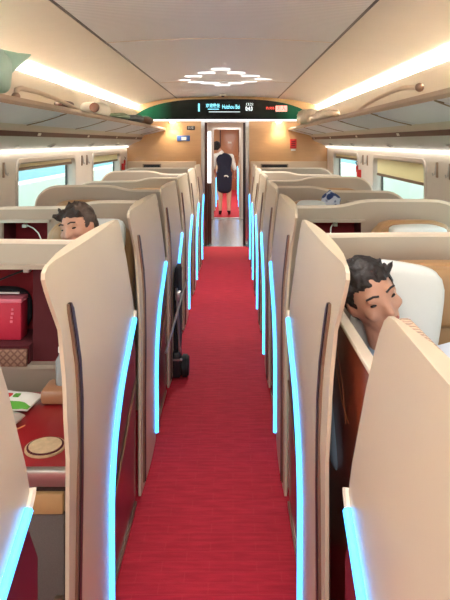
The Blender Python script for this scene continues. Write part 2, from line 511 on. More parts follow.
add_box(bm, D2a+.03, D2b-.03, V1-.02, V1+.12, 0, .015)
struct(from_bm('door_2_frame', bm, M['silver'], smooth=False))
# far cabin shell
struct(box('wall_far_left', M['wood'], CX-1.3, CX-1.2, V1+.1, 20, 0, 2.3))
struct(box('wall_far_right', M['wood'], CX+1.2, CX+1.3, V1+.1, 20, 0, 2.3))
struct(box('ceiling_far', M['wall'], CX-1.3, CX+1.3, V1+.1, 20, 2.2, 2.26))
struct(box('wall_far_end', M['wood'], CX-1.3, CX+1.3, 20, 20.1, 0, 2.3))
d3 = bpy.data.objects.new('door_3', None); COL.objects.link(d3); struct(d3); d3.location = (CX-.02, 19.98, 0)
box('leaf', M['doorwood'], -.33, .33, -.05, 0, 0, 2.0, d3, .008)
box('leaf_panel', M['brown'], -.33, -.29, -.06, 0, 0, 2.0, d3)
box('leaf_panel', M['brown'], .29, .33, -.06, 0, 0, 2.0, d3)
box('door_sign', M['white'], -.06, .06, -.062, -.05, 1.55, 1.61, d3)
tube('door_handle', M['silver'], [(.2,-.09,.95),(.2,-.09,1.1)], .012, d3)
def area(name, loc, sx, sy, power, c, rot=(0,0,0)):
    l = bpy.data.lights.new(name, 'AREA'); l.shape = 'RECTANGLE'; l.size = sx; l.size_y = sy; l.energy = power; l.color = c
    o = bpy.data.objects.new(name, l); COL.objects.link(o); o.location = loc; o.rotation_euler = rot; return o
def point(name, loc, power, c, r=.03):
    l = bpy.data.lights.new(name, 'POINT'); l.energy = power; l.color = c; l.shadow_soft_size = r
    o = bpy.data.objects.new(name, l); COL.objects.link(o); o.location = loc; return o
def spot(name, loc, power, c, ang=110, r=.03):
    l = bpy.data.lights.new(name, 'SPOT'); l.energy = power; l.color = c; l.shadow_soft_size = r; l.spot_size = math.radians(ang); l.spot_blend = .8
    o = bpy.data.objects.new(name, l); COL.objects.link(o); o.location = loc; return o

def downlight(x, y, z, label, power=12, r=.045):
    t = thing('downlight', label, 'ceiling light', (x, y, z))
    bm = bmesh.new(); bmesh.ops.create_cone(bm, cap_ends=True, segments=20, radius1=r*1.35, radius2=r*1.35, depth=.012)
    from_bm('bezel', bm, M['silver'], t)
    bm = bmesh.new(); bmesh.ops.create_cone(bm, cap_ends=True, segments=20, radius1=r, radius2=r, depth=.010)
    bmesh.ops.translate(bm, verts=bm.verts, vec=(0,0,-.006)); from_bm('lens', bm, M['lamp'], t)
    spot('downlight_beam', (x, y, z-.03), power, (1,.86,.66))
    return t
downlight(-.05, 10.3, 2.05, 'small round downlight in the lowered vestibule ceiling beyond the doorway', 30, .05)
downlight(-.09, 15, 2.19, 'round downlight in the far cabin ceiling above the second doorway', 30, .06)

# white lit upright bar on the left of the doorway, with dark foot
lb = thing('door_light_bar', 'tall white lit bar standing upright just inside the left doorway jamb', 'light', (-.375, 9.5, .95))
box('light_tube', M['whitebar'], -.03, .03, -.012, .012, -.0, .82, lb, .008)
box('lower_cover', M['brown'], -.045, .035, -.01, .012, -.95, -.002, lb, .004)

# ------------------------------------------------------------------ display board over the doorway
bd = thing('display_board', 'long black lens-shaped display board, green reflection painted at tips, with lit text above the doorway', 'display', (CX-.05, 9.12, 1.945))
bm = bmesh.new(); n = 40; W = 1.40; H = .305
fr, bk = [], []
for i in range(n+1):
    t = -1+2*i/n
    zz = H*(1-abs(t)**3.2)**.75
    fr.append((W*t, -.05*(1-t*t), zz))
bot = [bm.verts.new((p[0], p[1]+.03, 0.0)) for p in fr]
top = [bm.verts.new((p[0], p[1]+.0, max(p[2],.004))) for p in fr]
bt = [bm.verts.new((p[0], .17, 0.0)) for p in fr]; tt = [bm.verts.new((p[0], .17, max(p[2],.004))) for p in fr]
for i in range(n):
    bm.faces.new([bot[i],bot[i+1],top[i+1],top[i]]); bm.faces.new([bt[i],tt[i],tt[i+1],bt[i+1]])
    bm.faces.new([top[i],top[i+1],tt[i+1],tt[i]]); bm.faces.new([bot[i],bt[i],bt[i+1],bot[i+1]])
bm.faces.new([bot[0],top[0],tt[0],bt[0]]); bm.faces.new([bot[-1],bt[-1],tt[-1],top[-1]])
from_bm('board', bm, M['board'], bd)
box('lower_light_strip', M['whitebar'], -1.25, 1.25, -.02, .16, -.022, -.002, bd)
ox = -(CX-.05)
sc = 600/9.08
def dp(px, py): return ((px-233)/sc+ox, -.068, 1.6-(py-142)/sc-1.945)
text('numeral', '1', M['cyantext'], .17, dp(199,108), bd, bold=.002, sx=1.2)
text('text_line', '欢迎乘坐', M['cyantext'], .062, dp(213,106), bd, sx=.85, bold=.001)
box('text_underline', M['cyantext'], dp(208,0)[0], dp(219,0)[0], -.07, -.066, dp(0,109.6)[2], dp(0,108.9)[2], bd)
text('text_line', 'Huizhou Bei', M['cyantext'], .088, dp(231,107), bd, sx=.62, bold=.001)
box('text_underline', M['whitetext'], dp(209,0)[0], dp(240,0)[0], -.07, -.066, dp(0,112.2)[2], dp(0,111.7)[2], bd)
text('text_line', '13:21', M['whitetext'], .055, dp(249.5,104.5), bd)
text('text_line', '0:4.0', M['whitetext'], .088, dp(249,109), bd, sx=.62, bold=.002)
text('text_line', '禁止吸烟', M['redtext'], .045, dp(270,108.5), bd, sx=.7)
box('red_block', M['redtext2'], dp(275.5,0)[0], dp(287,0)[0], -.064, -.058, dp(0,111.6)[2], dp(0,105.8)[2], bd)
text('text_line', '无人', M['redtext'], .075, (dp(281,0)[0], -.068, dp(0,108.6)[2]), bd)
# small camera dome above the board
cd = thing('dome_camera', 'tiny dark dome camera with white rim on the ceiling above the display board', 'camera', (-.15, 8.9, 2.295))
bm = bmesh.new(); bmesh.ops.create_uvsphere(bm, u_segments=16, v_segments=10, radius=.03); from_bm('dome', bm, M['black'], cd)
bm = bmesh.new(); bmesh.ops.create_cone(bm, cap_ends=True, segments=20, radius1=.05, radius2=.055, depth=.02); from_bm('rim', bm, M['white'], cd)
downlight(-.93, 9.2, 1.915, 'glowing downlight under the display board, left of the doorway', 4, .04)
downlight(.70, 9.2, 1.915, 'glowing downlight under the display board, right of the doorway', 4, .04)

# signs on the partition
def px(x, y, Y): return ((x-233)*Y/600, Y, 1.6-(y-142)*Y/600)
def sign(name, x0, x1, y0, y1, m, label, txt=None, tm=None, ts=.04):
    a = px(x0, y1, YE); b = px(x1, y0, YE)
    t = thing(name, label, 'sign', ((a[0]+b[0])/2, YE-.004, (a[2]+b[2])/2))
    w, h = (b[0]-a[0])/2, (b[2]-a[2])/2
    box('plate', m, -w, w, -.006, .003, -h, h, t, .002)
    if txt: text('lettering', txt, tm, ts, (0,-.008,0), t)
    return t
sign('wall_sign', 187, 195, 126, 130, M['black'], 'small black plate with white marks on the wood partition, left of doorway', '01车', M['white'], .045)
t = sign('wall_sign', 177, 190, 135.5, 141, M['bluesign'], 'blue and white notice below the black plate on the wood partition')
box('notice_picture', M['white'], -.03, .045, -.009, -.005, -.03, .02, t)
t = sign('wall_sign', 290, 296.5, 139, 148.5, M['redpl'], 'small red notice with a white foot on the right half of the partition')
box('notice_foot', M['white'], -.035, .035, -.008, -.004, -.11, -.08, t)
for k in range(3): box('red_notice_line', M['dkred'], -.03, .03, -.009, -.005, .03-.03*k, .042-.03*k, t)

# ------------------------------------------------------------------ ceiling light bars in a diamond
dash = [(155,210,27),(115,165,38),(203,255,38),(75,125,48),(245,298,47),(37,92,58),(285,335,56),(85,130,65),(245,290,63),(125,180,69),(205,250,69),(165,210,75)]
names = ['topmost','upper left','upper right','left, second row','right, second row','far left tip','far right tip','lower left','lower right','bottom left','bottom right','lowest']
for (x0, x1, y), nm in zip(dash, names):
    py = 60+y/3; Y = 600*.705/(142-py)
    xa, xb = (160+x0/3-233)*Y/600, (160+x1/3-233)*Y/600
    o = box('ceiling_light_bar', M['ceildash'], -(xb-xa)/2, (xb-xa)/2, -.026, .026, -.001, .001)
    o.location = ((xa+xb)/2, Y, 2.297)
    tag(o, 'thin white light bar on the ceiling, %s of the diamond pattern as seen' % nm, 'ceiling light', 'light bars in the ceiling diamond')
# unseen area lights added over and behind the camera to brighten the cabin
for yy, pw in ((2.0, 5), (-.2, 12), (-1.6, 14)):
    area('ceiling_lamp', (CX, yy, 2.28), 1.3, .5, pw, (1,.97,.92))
spot('ceiling_lamp', (CX, 6.4, 2.27), 45, (1,.97,.92), 150, .02)  # spot added at the light bars to brighten the middle of the aisle
area('ceiling_lamp', (CX, 11.2, 2.04), .5, .5, 10, (1,.95,.88))  # extra area light added to the vestibule downlight
area('ceiling_lamp', (CX, 16.5, 2.19), 1, 5, 26, (1,.95,.88))  # area light without a fixture, added to brighten the far cabin

# ------------------------------------------------------------------ luggage racks, service panels, coves
for s in (-1, 1):
    sd = SIDE[s]
    # cove: lip and back panel, structural
    pr = [(X(s,1.36),1.80),(X(s,1.385),1.95),(X(s,1.405),2.085),(X(s,1.42),2.10),(X(s,1.435),2.085),(X(s,1.435),2.03),(X(s,1.548),2.03)]
    struct(sheet('trim_rack_back_'+sd, M['rackback'], pr, YB, YE, .006*(1 if s > 0 else -1)))
    cl = box('cove_light', M['cove'], min(X(s,1.455),X(s,1.485)), max(X(s,1.455),X(s,1.485)), YB+.02, YE-.02, 2.035, 2.05)
    tag(cl, 'long warm light strip hidden in the ceiling cove above the %s luggage rack' % sd, 'light strip')
    # rack
    rk = thing('luggage_rack', 'long overhead luggage rack with frosted underside along the %s wall' % sd, 'luggage rack', (0,0,0))
    pr = [(X(s,.962),1.782),(X(s,.955),1.80),(X(s,.965),1.812),(X(s,1.0),1.808),(X(s,1.36),1.80)]
    sheet('shelf_floor', M['taupe'], pr, YB, YE, -.008*(1 if s > 0 else -1)*-1, rk)
    pr = [(X(s,.952),1.778),(X(s,.945),1.795),(X(s,.955),1.818),(X(s,.975),1.822)]
    sheet('front_lip', M['taupe'], pr, YB, YE, .012*(1 if s < 0 else -1), rk)
    y = YB
    while y < YE-.1:
        y2 = min(y+1.2, YE)
        pr = [(X(s,.965),1.780),(X(s,1.05),1.758),(X(s,1.15),1.733),(X(s,1.25),1.712)]
        sheet('underside_panel', M['frost'], pr, y+.02, y2-.02, .006*(1 if s > 0 else -1), rk)
        pts = [(X(s,u), y+.0+.10*math.sin((u-.96)/.3*PI/2), z+.003) for u, z in ((.965,1.780),(1.05,1.756),(1.15,1.731),(1.25,1.710))]
        tube('bracket', M['taupe'], pts, .007, rk, 6)
        y = y2
    pr = [(X(s,1.25),1.712),(X(s,1.29),1.695),(X(s,1.31),1.672)]
    sheet('rear_rail', M['rackback'], pr, YB, YE, .012*(1 if s > 0 else -1), rk)
    # service panel
    sp = thing('service_panel', 'long grey panel with reading lights and brown stripe under the %s rack' % sd, 'panel', (0,0,0))
    sheet('brown_stripe', M['brown'], [(X(s,1.31),1.672),(X(s,1.325),1.638)], YB, YE, .015*(1 if s > 0 else -1), sp, smooth=False)
    sheet('panel', M['psu'], [(X(s,1.325),1.636),(X(s,1.36),1.612),(X(s,1.46),1.572),(X(s,1.52),1.538),(X(s,1.545),1.53)], YB, YE, .012*(1 if s > 0 else -1), sp)
    for y in ([3.6,5.08,6.5,7.95] if s < 0 else [3.7,5.2,6.8,8.3]):
        o = box('reading_light', M['silver'], -.028, .028, -.045, .045, -.008, .008, sp, .005)
        o.location = (X(s,1.445), y, 1.572); o.rotation_euler = (0, s*math.radians(22), 0)
        o2 = box('lens', M['dark'], -.018, .018, -.02, .02, -.011, -.007, o)
        o = box('seat_number_mark', M['white'], -.002, .002, -.03, .03, -.010, .010, sp)
        o.location = (X(s,1.313), y+.75, 1.655); o.rotation_euler = (0, s*math.radians(-22), 0)
        o = box('speaker_dot', M['silver'], -.012, .012, -.02, .02, -.004, .004, sp)
        o.location = (X(s,1.46), y+.7, 1.568); o.rotation_euler = (0, s*math.radians(22), 0)
    wl = box('wash_light', M['wash'], min(X(s,1.515),X(s,1.54)), max(X(s,1.515),X(s,1.54)), YB+.02, YE-.05, 1.520, 1.527)
    tag(wl, 'slim white light strip washing the %s wall above the windows' % sd, 'light strip')
    # coat hooks on the pillars
    for yy in (4.02, 4.28, 6.5, 6.72):
        h = thing('coat_hook', 'slim grey coat hook on the %s window pillar, %s of its pair, %s pillar' % (sd, 'nearer' if yy in (4.02,6.5) else 'farther', 'near' if yy < 5 else 'far'), 'hook', (X(s,1.55), yy, 1.40))
        box('hook_plate', M['taupe'], -.012, .012, -.014, .014, -.055, .055, h, .005)
        tube('hook', M['silver'], [(-s*.012,0,.04),(-s*.02,0,-.03),(-s*.034,0,-.04),(-s*.036,0,-.02)], .005, h, 6)
# curved grab rails on rack lips
def rail(s, pts, label):
    t = thing('grab_rail', label, 'rail', (pts[0][0], pts[0][1], 1.8))
    b = Vector(t.location); P = [Vector(p)-b for p in pts]
    # resample
    Q = []
    for i in range(len(P)-1):
        for k in range(4): Q.append(P[i].lerp(P[i+1], k/4))
    Q.append(P[-1])
    tube('bar', mat('beige_rail', srgb(206,182,156), .35, .2), Q, .013, t, 10)
    bm = bmesh.new(); bmesh.ops.create_uvsphere(bm, u_segments=14, v_segments=10, radius=.022)
    bmesh.ops.translate(bm, verts=bm.verts, vec=P[0]); from_bm('end_cap', bm, M['bronze'], t)
xl = X(-1,.985); xr = X(1,.985)
rail(-1, [(xl,2.97,1.825),(xl,2.98,1.86),(xl,3.05,1.873),(xl,3.3,1.875),(xl,3.6,1.865),(xl,3.9,1.845),(xl,4.2,1.822)], 'curved beige grab rail standing on the left rack lip')
rail(1, [(xr,2.88,1.862),(xr,2.98,1.872),(xr,3.15,1.885),(xr,3.4,1.884),(xr,3.7,1.873),(xr,4.0,1.855),(xr,4.3,1.822)], 'curved beige grab rail standing on the right rack lip')

# luggage
def lug(name, m, x, y, z, sx, sy, sz, label, cat, amt=.012, seed=1, rot=None, sc=9):
    t = thing(name, label, cat, (x, y, z))
    soft('body', m, -sx/2, sx/2, -sy/2, sy/2, 0, sz, t, amt, sc, rot=rot, seed=seed, power=2.8)
    return t
t = lug('plastic_bag', M['mint'], -1.22, 2.88, 1.83, .26, .50, .24, 'mint green plastic bag with pointed corner on the left luggage rack', 'bag', .035, 3, sc=6)
bm = bmesh.new(); add_tube(bm, [(-.02,.05,.12),(.06,.14,.17),(.12,.20,.195),(.165,.25,.225)], [.12,.075,.035,.004], 12, flat=.5); from_bm('pointed_corner', bm, M['mint'], t)
t = lug('rolled_blanket', M['white'], -1.20, 5.25, 1.82, .20, .62, .125, 'white rolled blanket with dark open end on the left luggage rack', 'blanket', .006, 5)
bm = bmesh.new(); bmesh.ops.create_cone(bm, cap_ends=True, segments=18, radius1=.042, radius2=.038, depth=.02, matrix=Matrix.Translation((.055,-.30,.065)) @ Matrix.Rotation(PI/2,4,'X')); from_bm('roll_end', bm, M['brown'], t)
lug('soft_bag', M['dkgreen'], -1.12, 5.95, 1.822, .16, .55, .06, 'dark green soft bag behind the white rolled blanket on the left rack', 'bag', .008, 6)
lug('dark_pouch', M['brown'], -1.14, 4.05, 1.822, .11, .24, .055, 'small dark brown pouch lying on the left rack behind the grab rail', 'bag', .008, 7)
lug('duffel_bag', M['blacktex'], -1.14, 6.9, 1.822, .2, .5, .09, 'dark duffel bag farther along the left luggage rack', 'bag', .012, 8)
lug('duffel_bag', mat('brown_fabric', srgb(96,72,58), .85), -1.16, 7.8, 1.822, .22, .6, .11, 'brown bag on the left luggage rack closest to the end wall', 'bag', .012, 9)
lug('wrapped_bundle', M['clear'], 1.02, 8.2, 1.822, .26, .9, .22, 'crinkled beige wrapped bundle on the right luggage rack nearest the end wall', 'bag', .03, 10, sc=14)
lug('wrapped_bundle', M['clear'], 1.02, 6.7, 1.822, .24, 1.3, .12, 'flatter crinkled beige bundle on the right luggage rack, nearer than the tall one', 'bag', .025, 12, sc=14)

# blinds
def blind(s, y0, y1, z0, label, bar=True):
    t = thing('roller_blind', label, 'blind', (X(s,1.565), (y0+y1)/2, ZT))
    h = (y1-y0)/2-.05
    xs = sorted((s*.005, s*.012))
    box('fabric', M['blind'], xs[0], xs[1], -h, h, z0-ZT, -.01, t)
    xs = sorted((-s*.004, s*.02))
    box('pull_bar', M['blindbar'], xs[0], xs[1], -h, h, z0-ZT-.025, z0-ZT, t, .004)
blind(1, 4.55, 6.2, 1.285, 'cream roller blind half lowered over the nearer right window')
blind(1, 7.0, 8.65, 1.40, 'cream roller blind nearly raised over the farther right window')
blind(-1, 4.55, 6.2, 1.40, 'brown-barred roller blind nearly raised over the nearer left window')
blind(-1, 7.0, 8.65, 1.355, 'cream roller blind slightly lowered over the farther left window')

# emergency hammers
for s, y in ((-1, 8.85), (1, 6.86)):
    h = thing('emergency_hammer', 'red emergency hammer in its holder on the %s wall beside the far window' % SIDE[s], 'hammer', (X(s,1.53), y, 1.20))
    h.scale = (1,.7,.6)
    box('holder', M['redpl'], -.024, .024, -.04, .04, -.02, .14, h, .006)
    tube('handle', M['redpl'], [(-s*.02,0,.10),(-s*.022,0,.18),(-s*.022,0,.22)], .014, h)
    tube('strap', M['black'], [(-s*.022,0,.22),(-s*.03,.03,.28),(-s*.01,.04,.30)], .006, h, 6)

# ------------------------------------------------------------------ pods
TOPZ = 1.30
NEAR = [(.03,-.91),(.9,-.885),(1.0,-.87),(1.12,-.87),(1.18,-.91),(1.24,-.95),(1.27,-.965),(1.285,-.96),(1.295,-.94),(1.30,-.90)]
FAR = [(.03,-.40),(.3,-.40),(.42,-.395),(.50,-.375),(.58,-.335),(.67,-.26),(.74,-.17),(.80,-.05),(.84,.05),(.865,.115),(.88,.132),(.90,.13),(.95,.118),(1.02,.095),(1.12,.065),(1.2,.03),(1.25,.0),(1.28,-.025),(1.295,-.05),(1.30,-.09)]
UZ = [(.0,.318),(.8,.322),(.95,.332),(1.1,.346),(1.2,.355),(1.3,.362)]

def aisle_panel(s, Y, par, ribbed=False):
    zs = sorted(set([a for a, _ in NEAR]+[a for a, _ in FAR]+[.15,.6,1.06,1.16,1.22]))
    bm = bmesh.new(); n = 7; A, B = [], []
    for z in zs:
        a, b = interp(NEAR, z), interp(FAR, z); u = interp(UZ, z)
        A.append([bm.verts.new((X(s, u+.006*math.sin(PI*k/n)*-1), Y+a+(b-a)*k/n, z)) for k in range(n+1)])
        B.append([bm.verts.new((X(s, u+.010+.025*math.sin(PI*k/n)**.6), Y+a+(b-a)*k/n, z)) for k in range(n+1)])
    for g in (A, B):
        for i in range(len(zs)-1):
            for k in range(n): bm.faces.new([g[i][k], g[i][k+1], g[i+1][k+1], g[i+1][k]])
    for i in range(len(zs)-1):
        for k in (0, n): bm.faces.new([A[i][k], A[i+1][k], B[i+1][k], B[i][k]])
    for i in (0, len(zs)-1):
        for k in range(n): bm.faces.new([A[i][k], A[i][k+1], B[i][k+1], B[i][k]])
    p = from_bm('aisle_panel', bm, M['cream'], par)
    # groove
    gt = [(1.17,-.80),(1.15,-.79),(1.08,-.775),(1.0,-.765),(.9,-.775),(.7,-.805),(.4,-.83),(.06,-.835)]
    def strip(name, m, w, off, taper=True):
        bm = bmesh.new(); L, Rr = [], []
        for i, (z, d) in enumerate(gt):
            u = interp(UZ, z)-off; ww = w*(.5 if i == 0 else 1)
            L.append(bm.verts.new((X(s,u), Y+d-ww, z))); Rr.append(bm.verts.new((X(s,u), Y+d+ww, z)))
        L2 = [bm.verts.new(v.co+Vector((s*(off+.01),0,0))) for v in L]; R2 = [bm.verts.new(v.co+Vector((s*(off+.01),0,0))) for v in Rr]
        for i in range(len(gt)-1):
            bm.faces.new([L[i],Rr[i],Rr[i+1],L[i+1]]); bm.faces.new([L[i],L[i+1],L2[i+1],L2[i]]); bm.faces.new([Rr[i],R2[i],R2[i+1],Rr[i+1]])
        bm.faces.new([L[0],L2[0],R2[0],Rr[0]])
        return from_bm(name, bm, m, p, smooth=False)
    strip('groove_rim', M['bronze'], .022, .009); strip('groove', M['dark'], .012, .012)
    # LED along the far lower edge
    pts = []
    for z in [.07,.2,.3,.4,.46,.52,.58,.64,.70,.75,.80,.84,.862]:
        pts.append((X(s, interp(UZ,z)-.006), Y+interp(FAR,z)-.006, z))
    tube('light_strip', M['led'], pts, .0105, par, 8)
    pts2 = [(X(s, interp(UZ,z)-.002), Y+interp(FAR,z)+.010, z) for z in [.06,.2,.3,.4,.46,.52,.58,.64,.70,.75,.80,.84,.862,.875,.885]]
    tube('light_strip_edge', M['rim'], pts2, .009, par, 6)
    if ribbed:
        bm = bmesh.new()
        for k in range(12):
            pass
        add_box(bm, min(X(s,.371), X(s,.398)), max(X(s,.371), X(s,.398)), Y-.93, Y-.06, 1.26, 1.297, .008)
        from_bm('ribbed_cap', bm, M['ribbed'], par)
    return p

def shell(s, Y, par, low, cav, end=True):
    """transverse back shell; low: 'aisle'|'window'|None side of the lower half; cav=(u0,u1,z0,z1)"""
    us = [.355,.40,.45,.50,.55,.60,.66,.70,.74,.78,.82,.86,.9,.95,1.0,1.05,1.1,1.15,1.2,1.25,1.30,1.34,1.37,1.395,1.415,1.43,1.44]
    zs = [.02,.3,.6,.7,.77,.9,1.0,1.08,1.12]
    if cav:
        us = sorted(set([u for u in us if min(abs(u-cav[0]),abs(u-cav[1])) > .012]+[cav[0],cav[1]]))
        zs = sorted(set([z for z in zs if min(abs(z-cav[2]),abs(z-cav[3])) > .012]+[cav[2],cav[3]]))
    def top(u):
        k = 1/(1+math.exp(-(u-.80)/.035))
        if low == 'aisle': z = 1.208+.037*k
        elif low == 'window': z = 1.238-.037*k
        else: z = 1.195 if (s < 0 and Y < 3) else (1.222 if Y < 3 else 1.232)
        if u > 1.28:
            t = (u-1.28)/.16; z -= .15*(1-math.sqrt(max(0,1-t*t)))
        return z
    def yo(u):
        b = -.03-.018*math.cos((u-.36)/1.08*2*PI) if low != 'x' else 0
        if u > 1.2: b -= .5*(u-1.2)**1.5
        return Y+b*.8
    bm = bmesh.new(); th = .03
    A, B = [], []
    for u in us:
        zt = top(u)
        col = [min(z, zt-.02) if z <= 1.0 else z for z in zs]+[(zs[-1]+zt)/2, zt-.012, zt]
        if zt < 1.13: col = [z*zt/1.235 for z in zs]+[zt-.02, zt-.01, zt]
        A.append([bm.verts.new((X(s,u), yo(u), z)) for z in col]); B.append([bm.verts.new((X(s,u), yo(u)+th, z)) for z in col])
    m = len(zs)+3
    for i in range(len(us)-1):
        for j in range(m-1):
            if cav and us[i] >= cav[0]-1e-4 and us[i+1] <= cav[1]+1e-4 and j < len(zs)-1 and zs[j] >= cav[2]-1e-4 and zs[j+1] <= cav[3]+1e-4: continue
            bm.faces.new([A[i][j],A[i+1][j],A[i+1][j+1],A[i][j+1]]); bm.faces.new([B[i][j],B[i][j+1],B[i+1][j+1],B[i+1][j]])
        for j in (0, m-1): bm.faces.new([A[i][j],A[i+1][j],B[i+1][j],B[i][j]])
    for i in (0, len(us)-1):
        for j in range(m-1): bm.faces.new([A[i][j],A[i][j+1],B[i][j+1],B[i][j]])
    o = from_bm('back_shell', bm, M['shell'], par)
    pts = [(X(s,u), yo(u)+th/2, top(u)) for u in us]
    tube('rim', M['rim'], pts, .017, o, 8, flat=.55)
    if cav:
        u0,u1,z0,z1 = cav; a, b = sorted((X(s,u0), X(s,u1)))
        y0 = max(yo(u0), yo(u1), yo((u0+u1)/2), yo(min(u1,.9)))+.004; yf = min(yo(u0), yo(u1), yo((u0+u1)/2)); y1 = Y+.19
        bm = bmesh.new(); t = .012
        add_box(bm, a-t, b+t, y1, y1+t, z0-t, z1+t)
        add_box(bm, a-t, b+t, y0, y1, z0-t, z0); add_box(bm, a-t, b+t, y0, y1, z1, z1+t)
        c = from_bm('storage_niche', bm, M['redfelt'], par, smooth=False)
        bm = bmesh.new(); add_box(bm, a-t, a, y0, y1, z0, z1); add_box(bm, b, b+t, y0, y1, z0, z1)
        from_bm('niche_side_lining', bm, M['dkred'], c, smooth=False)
        bm = bmesh.new()
        add_box(bm, a-.02, b+.02, yf-.006, y0, z1+.0, z1+.016); add_box(bm, a-.02, b+.02, yf-.006, y0, z0-.016, z0)
        from_bm('niche_trim', bm, M['shell'], c, smooth=False)
    return o

def seat(s, Y, uc, par, head=True):
    x = X(s, uc)
    rot = Matrix.Rotation(math.radians(8), 3, 'X')
    st = soft('seat_cushion', M['leather'], x-.25, x+.25, Y-.72, Y-.18, .34, .50, par, .003, 5, power=5)
    soft('seat_base', M['shell'], x-.24, x+.24, Y-.68, Y-.2, .02, .36, par, 0, 5, power=7)
    bk = soft('seat_back', M['leather'], x-.25, x+.25, Y-.26, Y-.10, .42, 1.16, par, .003, 5, power=4.5)
    if head: soft('headrest', M['leather'], x-.19, x+.19, Y-.30, Y-.2, .94, 1.15, par, .003, 5, power=4)
    return x

def skirt(s, Y, par):
    """low plum side below the light strip, closing the side up to the next panel"""
    bm = bmesh.new()
    prof = [(-.44,.03),(.20,.03),(.20,.70),(.14,.80),(.04,.80),(-.10,.72),(-.24,.62),(-.36,.48),(-.44,.3)]
    f1 = [bm.verts.new((X(s,.333), Y+a, z)) for a, z in prof]; f2 = [bm.verts.new((X(s,.365), Y+a, z)) for a, z in prof]
    bm.faces.new(f1); bm.faces.new(f2[::-1])
    for i in range(len(prof)):
        j = (i+1) % len(prof); bm.faces.new([f1[i],f1[j],f2[j],f2[i]])
    from_bm('side_skirt', bm, M['plum'], par, smooth=False)
    box('kick_trim', M['bronze'], min(X(s,.326),X(s,.334)), max(X(s,.326),X(s,.334)), Y-.40, Y+.20, .028, .044, par)
    tube('side_trim', M['bronze'], [(X(s,.329),Y-.36,.30),(X(s,.329),Y-.02,.46),(X(s,.329),Y+.19,.57)], .004, par, 6)

YK = [1.10]+[2.4+1.17*k for k in range(6)]
ord_l = ['nearest','second nearest','third nearest','fourth nearest','fifth nearest','sixth nearest','last before the end wall']
look = {(-1,0):'only its aisle panel edge in view', (-1,1):'red niche and tray, wide aisle panel', (-1,2):'occupied by a passenger in white', (-1,3):'empty, niche beside aisle', (-1,4):'empty',(-1,5):'empty',(-1,6):'empty',
        (1,0):'ribbed cap on its panel', (1,1):'occupied by a leaning passenger in pale blue', (1,2):'red niche beside the aisle', (1,3):'pillow and blue cloth on its seat',(1,4):'empty',(1,5):'empty',(1,6):'empty'}
pods = {}
for s in (-1, 1):
    for k, Y in enumerate(YK):
        p = thing('seat_pod', 'cream seat pod in %s row, %s, %s' % (SIDE[s], ord_l[k], look[(s,k)]), 'seat pod', (0,0,0), 0, 'business seat pods along the aisle')
        pods[(s,k)] = p
        aisle_panel(s, Y, p, ribbed=(s > 0 and k == 0))
        skirt(s, Y, p)
        if k == 0:
            seat(s, Y, .85, p, False); continue
        if s < 0: low = {1:None, 2:'window', 3:'aisle', 4:'window', 5:'aisle', 6:None}[k]
        else:     low = {1:None, 2:'aisle', 3:'window', 4:'aisle', 5:'window', 6:None}[k]
        cav = {'aisle': (.56,.85,.80,1.125), 'window': (1.01,1.27,.80,1.125)}.get(low)
        if s < 0 and k == 1: cav = (.50,1.28,.725,1.10)
        if k == 6: cav = None
        shell(s, Y, p, low, cav)
        if s < 0: uc = {1:1.2,2:.72,3:1.05,4:.72,5:1.05,6:.85}[k]
        else:     uc = {1:.83,2:1.10,3:.72,4:1.08,5:.72,6:.85}[k]
        if not (s < 0 and k == 1): seat(s, Y, uc, p)

# far cabin: three pods per side, aisle panels and strips only show
for s in (-1, 1):
    for k, Y in enumerate((14.6, 16.3, 18.0)):
        p = thing('seat_pod', 'cream seat pod of the far cabin beyond the doorway, %s side, %s' % (SIDE[s], ['nearest','middle','rearmost'][k]), 'seat pod', (-.09 if s > 0 else 0,0,0), 0, 'seat pods in the far cabin')
        aisle_panel(s, Y, p); skirt(s, Y, p)

# sliding door leaf at the second right pod (red-brown lacquer, closed half way)
sdoor = thing('sliding_door', 'glossy red-brown sliding pod door with cream top edge, right of the aisle', 'door', (X(1,.402), 1.50, 0))
box('leaf', M['brownlac'], 0, .022, -.42, .48, .03, 1.07, sdoor, .004)
bm = bmesh.new(); add_box(bm, -.005, .027, -.43, .49, 1.07, 1.086, .006); from_bm('top_edge', bm, M['rim'], sdoor)
gm = mat('gold_inlay', srgb(190,120,80), .35, .3)
for pts in ([(.0,.34,1.03),(.0,.26,.95),(.0,.20,.90),(.0,.16,.82)], [(.0,.30,.92),(.0,.22,.86),(.0,.12,.84)]):
    tube('gold_line', gm, pts, .0012, sdoor, 5)

# ------------------------------------------------------------------ console of the left pod
c = thing('side_console', 'low side console with red lacquer top and grey mesh front, left foreground', 'console', (-.76, 2.0, 0))
cy = 2.0; cx = -.76
def L(x): return x-cx
box('body', mat('console_body', srgb(150,132,112), .5), L(-1.25), L(-.475), 1.76-cy, 2.30-cy, .02, .60, c, .006)
box('console_top', M['redlac'], L(-1.25), L(-.475), 1.76-cy, 2.30-cy, .602, .645, c, .008)
box('front_edge', M['silver'], L(-1.25), L(-.472), 1.735-cy, 1.765-cy, .60, .648, c, .006)
box('drawer_line', M['dark'], L(-1.25), L(-.474), 1.745-cy, 1.76-cy, .585, .60, c)
fl = box('leather_flap', M['leather2'], L(-1.2), L(-.49), 1.728-cy, 1.752-cy, .525, .585, c, .006)
box('pull_tab', M['leather2'], L(-.625), L(-.605), 1.715-cy, 1.73-cy, .555, .60, fl, .004)
box('mesh_pocket', M['mesh'], L(-1.2), L(-.49), 1.738-cy, 1.757-cy, .04, .522, c, .004)
box('latch', M['bronze'], L(-.515), L(-.49), 1.72-cy, 1.738-cy, .18, .29, c, .004)
box('arm_wedge', M['doorwood'], L(-.70), L(-.50), 2.17-cy, 2.29-cy, .646, .70, c, .015)
